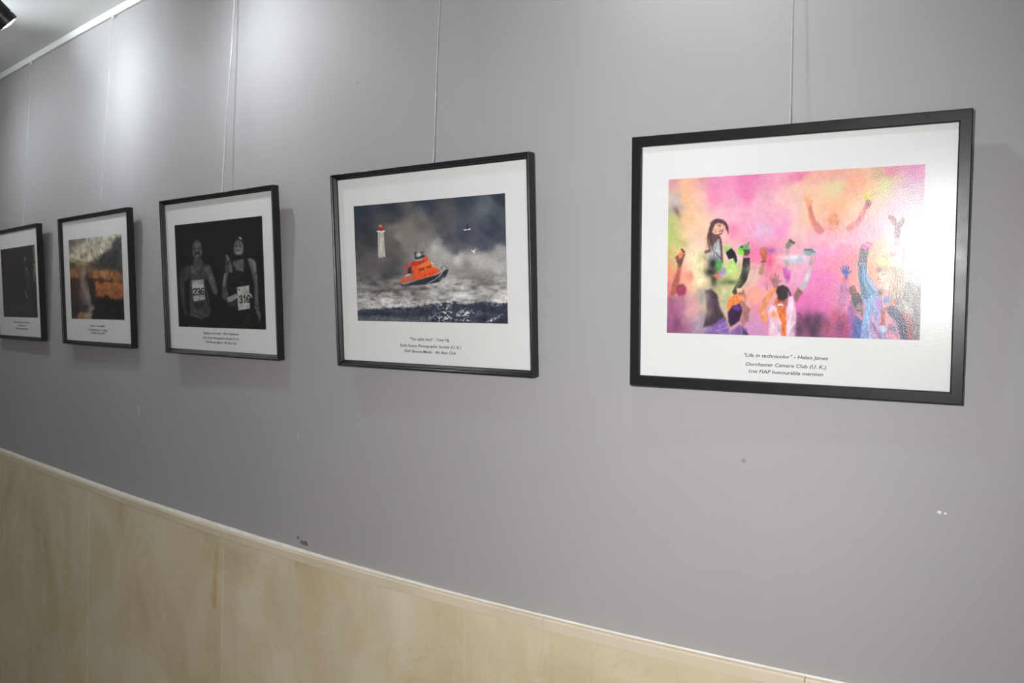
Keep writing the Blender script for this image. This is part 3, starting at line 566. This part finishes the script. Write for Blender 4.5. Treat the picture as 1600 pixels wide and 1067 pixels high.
def paint_sunset():
    K = Canvas(240, 160, [(107.5, 375), (189, 365), (111, 497.4), (194.4, 500.4)])
    K.frame(100, 350, 5.618)
    P = """60 170 100 95 92;150 160 120 114 104;260 140 168 162 150;350 120 196 190 172;440 100 205 200 180;490 110 150 146 138;60 250 115 108 98;120 240 150 142 124;200 220 178 170 145;300 210 196 188 165;380 190 190 184 168;440 190 92 90 88;490 190 78 76 76;80 310 150 138 112;160 300 160 146 116;240 300 165 150 118;300 310 120 104 84;360 290 64 62 60;430 280 58 56 54;490 290 70 68 66;70 360 92 74 58;130 380 120 86 58;180 400 120 100 80;250 370 110 84 62;330 370 60 52 46;420 370 50 46 44;490 380 66 58 52;80 430 150 92 48;150 440 112 92 74;210 450 78 58 48;270 440 165 100 50;350 440 175 112 58;430 440 160 98 50;500 440 130 80 50;90 500 60 44 38;160 520 96 86 76;240 500 70 48 38;320 490 90 56 38;420 490 92 58 38;500 500 90 60 42;290 540 172 96 44;380 540 176 100 44;460 540 150 88 44;510 550 150 86 44;300 600 150 80 40;400 600 158 88 42;480 620 150 80 42;90 600 62 42 40;140 600 110 72 56;190 600 100 92 86;240 600 60 44 42;110 680 48 40 40;200 670 96 92 100;270 680 34 26 26;350 690 22 19 20;450 700 20 17 18;510 700 26 20 20;90 760 28 24 26;180 740 50 44 50;230 740 120 108 92;280 770 26 22 22;400 780 16 15 17;500 780 16 15 17;90 815 60 40 34;150 810 150 96 76;210 815 140 128 108;280 820 20 18 18"""
    K.field([tuple(float(t) for t in q.split()) for q in P.split(';')], 2.1, warp=30, seed=5, blur=26)
    K.poly([(40, 300), (60, 235), (200, 150), (330, 105), (510, 78), (455, 150), (400, 230), (300, 300), (190, 345), (120, 330)], (176, 168, 146), .75, 26, rag=30)
    K.poly([(235, 345), (330, 270), (400, 215), (440, 130), (510, 105), (520, 440), (420, 405), (270, 385)], (62, 60, 58), .85, 18, rag=24)
    K.poly([(230, 440), (320, 400), (520, 420), (520, 500), (240, 470)], (150, 98, 56), .6, 16, rag=20)
    g_ = K.img.mean(-1, keepdims=True); K.img[:] = g_ + (K.img - g_) * .82
    n = fbm(K.X / 22, K.Y / 40, 6, 4)[..., None]; K.img *= 1 + (n - .5) * .55
    K.poly([(285, 650), (320, 640), (345, 655), (360, 620), (385, 625), (400, 650), (420, 660), (470, 680), (530, 690), (530, 850), (270, 850), (265, 690)], (24, 19, 20), .85, 8)
    for x in range(300, 530, 26): K.line([(x, 640 + (x * 7) % 40, 3), (x, 720, 8)], (22, 18, 18), .8, 3)
    K.poly([(240, 470), (275, 540), (268, 640), (245, 660), (215, 560), (205, 470)], (38, 30, 30), .8, 8)
    for x in (70, 90, 115, 130): K.line([(x, 440 + x % 30, 3), (x, 640, 9)], (44, 32, 32), .6, 5)
    for x, y in ((190, 250), (240, 210), (265, 290), (300, 270), (150, 270), (330, 200), (410, 120)): K.line([(x, y, 3), (x + 4, y + 22, 4)], (70, 62, 50), .7, 4)
    K.line([(60, 300, 6), (180, 340, 8), (300, 330, 6)], (84, 76, 62), .5, 10); K.line([(230, 480, 7), (420, 500, 7)], (50, 34, 26), .6, 8)
    K.line([(170, 400, 12), (165, 520, 16), (210, 640, 20)], (142, 130, 112), .55, 14)
    return K

def paint_dark():
    K = Canvas(200, 135, [(1, 392), (53.3, 381.5), (5.8, 495), (59.2, 495.8)])
    K.frame(0, 330, 4.844)
    K.img[:] = (30, 29, 28); K.blob(70, 400, 60, 120, (40, 30, 30), .7); K.blob(200, 290, 60, 40, (44, 48, 44), .6); K.blob(110, 560, 60, 110, (20, 20, 20), .8)
    K.poly([(244, 258), (262, 252), (266, 380), (266, 525), (250, 530), (248, 380)], (88, 82, 76), .9, 4); K.line([(240, 260, 3), (246, 380, 3)], (60, 48, 42), .8); K.line([(244, 383, 3), (264, 381, 3)], (30, 30, 30), .9)
    K.ell(186, 365, 9, 20, (96, 90, 84), .85, soft=6); K.line([(196, 420, 10), (210, 500, 14), (214, 590, 10)], (56, 52, 50), .8, 10); K.line([(186, 600, 5), (204, 650, 7)], (84, 78, 72), .8, 6); K.line([(200, 425, 4), (208, 460, 4)], (80, 76, 72), .7, 5)
    K.blob(140, 740, 70, 24, (52, 50, 46), .8); K.blob(225, 720, 12, 60, (42, 40, 38), .7); K.mottle(.3, 20, 4)
    return K

# ---------------------------------------------------------------- materials of the pictures
def lacquer(name, col, rough, sp=.5):
    m, nt, b = mat(name, col, rough, spec=sp); g = N(nt); v = g.coord()
    g.l(g.mix(g.math('MULTIPLY', g.noise(v, 30, 4), .5), tuple(col), tuple(c * 1.5 for c in col)), b.inputs['Base Color'])
    g.l(g.ramp(g.noise(v, 22, 5, .6), [(.3, (rough - .03,) * 3), (.7, (rough + .04,) * 3)]), b.inputs['Roughness'])
    return m
m_frame1 = lacquer('black_flat_lacquer', (.010, .0105, .0125), .31, .33)
m_frame2 = lacquer('blue_black_lacquer', (.010, .012, .015), .30, .35)
m_paper, nt, b = mat('lustre_paper', (.80, .79, .79), .21, spec=.5); g = N(nt); v = g.coord()
g.l(g.ramp(g.noise(v, 6, 3), [(.3, (.73, .73, .73)), (.7, (.76, .76, .76))]), b.inputs['Base Color']); g.bump(g.noise(v, 950, 2, .5), b, .14, .0006)
def print_mat(name):
    m, nt, b = mat(name, (.5, .5, .5), .21, spec=.5); g = N(nt); v = g.coord()
    a = g.n('ShaderNodeAttribute', attribute_name='ink'); g.l(a.outputs['Color'], b.inputs['Base Color'])
    g.bump(g.noise(v, 620, 3, .6), b, .22, .0008); return m
m_ink, _, _ = mat('caption_ink', (.035, .035, .04), .6)
_g = N(m_ink.node_tree); _g.l(_g.ramp(_g.noise(_g.coord(), 400, 2), [(.3, (.03, .03, .034)), (.7, (.05, .05, .055))]), m_ink.node_tree.nodes['Principled BSDF'].inputs['Base Color'])
m_back, nt, b = mat('brown_fibreboard', (.20, .13, .07), .8); g = N(nt)
g.l(g.ramp(g.noise(g.coord(), 120, 4), [(.3, (.16, .10, .055)), (.7, (.25, .17, .10))]), b.inputs['Base Color'])

def text_mesh(txt, w, h, italic=True):
    cu = bpy.data.curves.new('t', 'FONT'); cu.body = txt; cu.size = 1; cu.offset = .012
    if italic: cu.shear = .22
    cu.resolution_u = 3
    o = bpy.data.objects.new('t', cu); C.objects.link(o)
    dg = bpy.context.evaluated_depsgraph_get(); me = bpy.data.meshes.new_from_object(o.evaluated_get(dg))
    bpy.data.objects.remove(o); bpy.data.curves.remove(cu)
    n = len(me.vertices); co = np.empty(n * 3); me.vertices.foreach_get('co', co); co = co.reshape(-1, 3)
    x0, x1 = co[:, 0].min(), co[:, 0].max()
    co[:, 0] = (co[:, 0] - (x0 + x1) / 2) * (w / (x1 - x0)); co[:, 1] = (co[:, 1] - .35) * (h / .69)
    return co, me

def frame_obj(i, x, z, y0, tilt, roll, yaw, W, H, T, prof, dpaper, uin, fm, K, rect, gain, caps, caph, label, plabel):
    h = 1e-3; a = math.atan((wall_y(x + h) - wall_y(x - h)) / (2 * h)) + yaw
    ex = Vector((math.cos(a), math.sin(a), 0)); n = Vector((math.sin(a), -math.cos(a), 0)); k = Vector((0, 0, 1))
    u_ = k * math.cos(tilt) + n * math.sin(tilt); n2 = n * math.cos(tilt) - k * math.sin(tilt)
    e1 = ex * math.cos(roll) + u_ * math.sin(roll); u1 = -ex * math.sin(roll) + u_ * math.cos(roll)
    M = Matrix((e1, -n2, u1)).transposed().to_4x4(); M.translation = Vector((x, wall_y(x) - y0, z + Z0))
    root = bpy.data.objects.new('picture_frame', None); C.objects.link(root); root.matrix_world = M; root.empty_display_size = .1
    tag(root, label, 'picture frame', 'framed photographs hanging in a row')
    # moulding, swept round the rectangle with mitred corners
    bm = bmesh.new(); names = ('moulding',)
    corners = [(-W / 2, 0, 1, 1), (W / 2, 0, -1, 1), (W / 2, H, -1, -1), (-W / 2, H, 1, -1)]
    rings = [[bm.verts.new((cx + sx * pu, pd, cz + sz * pu)) for cx, cz, sx, sz in corners] for pu, pd in prof]
    rings.append(rings[0])
    for A, B in zip(rings, rings[1:]):
        for q in range(4): bm.faces.new((A[q], A[(q + 1) % 4], B[(q + 1) % 4], B[q]))
    o = obj('moulding', bm, fm, root); bv = o.modifiers.new('b', 'BEVEL'); bv.width = .0006; bv.segments = 2; bv.limit_method = 'ANGLE'; bv.angle_limit = math.radians(20)
    bm = bmesh.new(); box(bm, (-W / 2 + uin - .004, dpaper, uin - .004), (W / 2 - uin + .004, dpaper + .0012, H - uin + .004)); obj('paper_mount', bm, m_paper, root)
    bm = bmesh.new(); box(bm, (-W / 2 + .006, dpaper + .0014, .006), (W / 2 - .006, dpaper + .0040, H - .006)); obj('backing_board', bm, m_back, root)
    # hanging eye where the cord is tied
    # the print: a fine grid coloured point by point
    s0, s1, t0, t1 = rect; w_, h_ = K.w, K.h
    X, Z = np.meshgrid(np.linspace(s0, s1, w_) - W / 2, np.linspace(t1, t0, h_))
    co = np.stack([X, np.full_like(X, dpaper - .0003), Z], -1).reshape(-1, 3)
    idx = np.arange(w_ * h_).reshape(h_, w_); F = np.stack([idx[1:, :-1], idx[1:, 1:], idx[:-1, 1:], idx[:-1, :-1]], -1).reshape(-1, 4)
    me = bpy.data.meshes.new('photo_print'); me.vertices.add(len(co)); me.vertices.foreach_set('co', co.ravel())
    me.loops.add(F.size); me.loops.foreach_set('vertex_index', F.ravel()); me.polygons.add(len(F))
    me.polygons.foreach_set('loop_start', np.arange(0, F.size, 4)); me.update(calc_edges=True)
    ca = me.color_attributes.new('ink', 'FLOAT_COLOR', 'POINT')
    col = np.ones((w_ * h_, 4)); col[:, :3] = np.clip(lin(K.img.reshape(-1, 3)) * gain, .002, .85); ca.data.foreach_set('color', col.ravel())
    p = meshobj('photo_print', me, print_mat('printed_photo_%d' % i), root); p['label'] = plabel
    # caption, one mesh of letters per picture
    vs, fs, off = [], [], 0
    for (txt, c0, c1, tz) in caps:
        co, tm = text_mesh(txt, c1 - c0, caph)
        vs += [((c0 + c1) / 2 - W / 2 + q[0], dpaper - .0003, tz + q[1]) for q in co]
        fs += [[off + v for v in pl.vertices] for pl in tm.polygons]; off += len(co); bpy.data.meshes.remove(tm)
    me = bpy.data.meshes.new('caption'); me.from_pydata(vs, [], fs); me.update()
    cap = meshobj('caption', me, m_ink, root); cap['label'] = 'three small centred lines of dark slanted lettering'
    return root, M

T = .019073
P_FLAT = [(0, T), (0, .0012), (.0012, 0), (.0152, 0), (.0162, .0012), (.0166, .0012), (.0172, .0055), (.0172, .0062), (.006, .0062), (.006, T)]
P_STEP = [(0, T), (0, .0008), (.0008, 0), (.0026, 0), (.0042, .0016), (.0045, .0032), (.0062, .0036), (.0070, .0046), (.0100, .0085), (.0112, .0088), (.0118, .0115), (.0118, .0122), (.005, .0122), (.005, T)]
FR = [(-.4265, -.09949, .023948, .050, -.00397, .0243, .4880, .4025),
      (-1.113157, -.097627, .02416, .073854, .001084, .013942, .5, .397322),
      (-1.829267, -.097891, .024045, .05959, .000879, .015868, .5, .397322),
      (-2.545887, -.096541, .023932, .048365, .0025, .01659, .5, .397322),
      (-3.245562, -.097527, .023898, .050449, .003786, -.005587, .5, .397322)]
RECT = [(.0615, .431, .0875, .3318), (.0558, .4405, .0946, .33), (.0554, .444, .069, .3315), (.056, .4377, .080, .3275), (.0665, .4425, .0795, .329)]
CAPS = [[('"Life in technicolor" - Helen Jones', .186, .3095, .0568), ('Dorchester Camera Club (U. K.)', .1885, .307, .0433), ('1rst FIAP honourable mention', .1935, .303, .0325)],
        [('"The callat dusk" - Tony Ng', .199, .301, .0608), ('Rolls Royce Photographic Society (U. K.)', .1726, .329, .0475), ('FIAP Bronze Medal - 4th Best Club', .1834, .316, .0362)],
        [('"Fighting to the finish" - Brian Stephenson', .1715, .3312, .0555), ('Rolls Royce Photographic Society (U. K.)', .1705, .330, .0438), ('FIAP Bronze Medal - 4th Best Club', .182, .319, .0330)],
        [('"Vapor" - Sanvaldelli', .1954, .2997, .060), ('CF Spilimbergo F. (Italy)', .1775, .3186, .0475), ('FE FIAP Last Gold', .198, .2997, .038)],
        [('"Siamesse" alerter - Croatia', .178, .3507, .0614), ('Fotoklub (I.)', .2235, .3114, .050), ('FIAP Gold Medal Prize', .1964, .3304, .0385)]]
LAB = ['flat-fronted black picture frame with the brightly coloured powder crowd photograph, nearest and rightmost',
       'thin stepped black picture frame holding the orange lifeboat and lighthouse storm photograph',
       'thin stepped black picture frame holding the dark photograph of two runners with number bibs',
       'thin stepped black picture frame holding the orange-brown sunset landscape photograph',
       'thin black picture frame with a nearly black photograph, leftmost in the row']
PLAB = ['crowd with raised arms in clouds of pink, orange and green powder', 'orange lifeboat in a rough grey sea with a lighthouse and two gulls',
        'two runners with bibs 236 and 316 on black', 'glowing orange hillside and dark trees under pale cloud', 'very dark interior with a dim standing figure']
PAINT = [paint_powder, paint_storm, paint_runners, paint_sunset, paint_dark]
GAIN = [1.0, 1.35, 1.45, 1.4, 1.75]
frames = []
for i in range(5):
    x, z, y0, ti, ro, ya, W, H = FR[i]
    frames.append(frame_obj(i, x, z, y0, ti, ro, ya, W, H, T, P_FLAT if i == 0 else P_STEP, .0048 if i == 0 else .0108, .0166 if i == 0 else .0112,
                            m_frame1 if i == 0 else m_frame2, PAINT[i](), RECT[i], GAIN[i], CAPS[i], .0052, LAB[i], PLAB[i]))

# ---------------------------------------------------------------- nylon cords
m_cord = bpy.data.materials.new('clear_nylon'); m_cord.use_nodes = True; nt = m_cord.node_tree; b = nt.nodes['Principled BSDF']; g = N(nt)
b.inputs['Roughness'].default_value = .18; b.inputs['Specular IOR Level'].default_value = .9
g.l(g.ramp(g.noise(g.coord(), 40, 3), [(.3, (.55, .56, .57)), (.7, (.78, .79, .80))]), b.inputs['Base Color']); b.inputs['Alpha'].default_value = .75
CORD = [(.246, -.434, .0), (.271, -1.104, .0012), (.278, -1.79, .0022), (.296, -2.478, .0012), (.328, -3.18, .0008)]
CL = ['thin clear nylon cord holding up the coloured powder crowd picture', 'thin clear nylon cord holding up the lifeboat picture',
      'thin clear nylon cord holding up the two runners picture', 'thin clear nylon cord holding up the orange sunset picture', 'thin clear nylon cord holding up the nearly black picture at the left edge']
for i, (s, xt, wob_) in enumerate(CORD):
    cr = (.0006, .0008, .0014, .0009, .0009)[i]
    W, H = FR[i][6:8]; M = frames[i][1]
    p0 = M @ Vector((s - W / 2, .0125, H - .004)); p0b = M @ Vector((s - W / 2, .0125, H + .0012))
    nn = wall_n(xt); xr = xt
    p1 = Vector((xr + nn.x * .0065, wall_y(xr) + nn.y * .0065, RB - .004))
    pts = [p0, p0b]; rad = [.0011, .0011]; n = 40
    for k in range(1, n):
        t = k / n; q = p0b.lerp(p1, t); q.x += wob_ * math.sin(t * 9 + i) * (1 - t) + random.uniform(-1, 1) * wob_ * .15
        pts.append(q); rad.append(cr + (.0008 if k in (1, 9, 22) else 0))
    pts.append(p1); rad.append(cr)
    bm = bmesh.new(); tube(bm, pts, rad)
    co = tag(bpy.data.objects.new('hanging_cord', None), CL[i], 'cord', 'nylon cords'); C.objects.link(co); co.location = p1
    c = obj('cord', bm, m_cord, co, smooth=True); c.matrix_parent_inverse = Matrix.Translation(-p1)
    bm = bmesh.new(); box(bm, (-.004, -.003, -.006), (.004, .003, .0035)); h_ = obj('rail_hook', bm, m_rail, co)
    h_.modifiers.new('b', 'BEVEL').width = .001

# ---------------------------------------------------------------- track spotlights
m_blk, nt, b = mat('black_lamp_enamel', (.018, .018, .020), .38); g = N(nt)
g.l(g.ramp(g.noise(g.coord(), 30, 3), [(.3, (.014, .014, .016)), (.7, (.024, .024, .026))]), b.inputs['Base Color'])
m_ref, _, b = mat('lamp_reflector', (.8, .8, .8), .2, metal=1)
g = N(m_ref.node_tree); g.l(g.ramp(g.noise(g.coord(), 50, 2), [(.3, (.75, .75, .76)), (.7, (.85, .85, .86))]), b.inputs['Base Color'])
m_lens = bpy.data.materials.new('lit_lens'); m_lens.use_nodes = True; b = m_lens.node_tree.nodes['Principled BSDF']
b.inputs['Emission Color'].default_value = (.93, .97, 1, 1); b.inputs['Emission Strength'].default_value = 230
b.inputs['Base Color'].default_value = (.9, .9, .9, 1)
g = N(m_lens.node_tree); g.l(g.ramp(g.noise(g.coord(), 80, 2), [(.3, (.85, .9, .93)), (.7, (.93, .97, 1))]), b.inputs['Emission Color'])
TY, TZ = -.33, CEIL
LAMPS = [  # lens centre, aim point on the wall, spot power, label
    ((-2.450, -.198, Z0 + .768), (-2.38, .11, Z0 + .49), 3.6, 'black cylindrical track spotlight lit at the top left corner of the view'),
    ((-1.745, -.255, Z0 + .75), (-1.60, .03, Z0 + .48), 2.0, 'black cylindrical track spotlight on the ceiling in front of the two runners picture'),
    ((-3.30, -.20, Z0 + .75), (-3.20, .2, Z0 + .30), 2.5, 'black cylindrical track spotlight on the ceiling in front of the nearly black picture'),
    ((-.60, -.30, Z0 + .80), (-.42, .0, Z0 + .50), 1.7, 'black cylindrical track spotlight on the ceiling nearest the viewer, before the powder crowd picture'),
    ((-3.00, -.44, Z0 + .72), (-2.76, -.20, CEIL), 27, 'added black cylindrical spotlight out of view, brightening the ceiling beside the left end of the row')]  # added lamp, out of view, put in only to brighten the ceiling corner
def make_spot():
    root = bpy.data.objects.new('track_spotlight', None); C.objects.link(root)      # origin at lens, -Z forward
    bm = bmesh.new(); lathe(bm, [(.024, .004), (.0265, -.004), (.0275, -.004), (.028, 0), (.028, .012), (.0268, .013), (.0268, .016), (.028, .017), (.028, .098), (.024, .104), (.010, .105)], 56, cap0=False)
    obj('housing', bm, m_blk, root, smooth=True).modifiers.new('e', 'EDGE_SPLIT').split_angle = math.radians(35)
    bm = bmesh.new(); lathe(bm, [(.0262, -.003), (.022, .006), (.014, .016)], 48, cap0=False, cap1=False); obj('reflector', bm, m_ref, root, smooth=True, normals=False)
    bm = bmesh.new(); lathe(bm, [(.0235, .004), (.0225, -.001), (.019, -.0035), (.013, -.0052), (.006, -.006), (.0005, -.0062)], 40); obj('lens', bm, m_lens, root)
    return root
spot0 = make_spot()
for i, (loc, aim, power, lab) in enumerate(LAMPS):
    if i == 0: s = spot0
    else:
        s = spot0.copy(); C.objects.link(s)
        for ch in list(spot0.children):
            if ch.name.startswith(('housing', 'reflector', 'lens')):
                c = ch.copy(); C.objects.link(c); c.parent = s
    loc = Vector(loc); aim = Vector(aim); d = (aim - loc).normalized()
    q = (aim - loc).to_track_quat('-Z', 'Y'); s.rotation_mode = 'QUATERNION'; s.rotation_quaternion = q; s.location = loc
    tag(s, lab, 'spotlight', 'spotlights on the ceiling track')
    # stem from the housing up to the track
    Mw = Matrix.Translation(loc) @ q.to_matrix().to_4x4(); mid = loc - d * .075
    bm = bmesh.new(); Mi = Mw.inverted()
    tube(bm, [Mi @ mid, Mi @ Vector((mid.x, mid.y, CEIL - .012))], .006, 12); obj('stem', bm, m_blk, s, smooth=True)
    bm = bmesh.new(); pl = Vector((mid.x, mid.y, CEIL))
    tube(bm, [Mi @ (pl - Vector((0, 0, .016))), Mi @ (pl - Vector((0, 0, .0005)))], .026, 32); obj('ceiling_plate', bm, m_blk, s)
    L = light('spotlight_beam', 'SPOT', loc + d * .008, power, (.90, .95, 1.0), aim=aim, spot_size=math.radians(120 if i < 4 else 72), spot_blend=1.0, shadow_soft_size=.02)
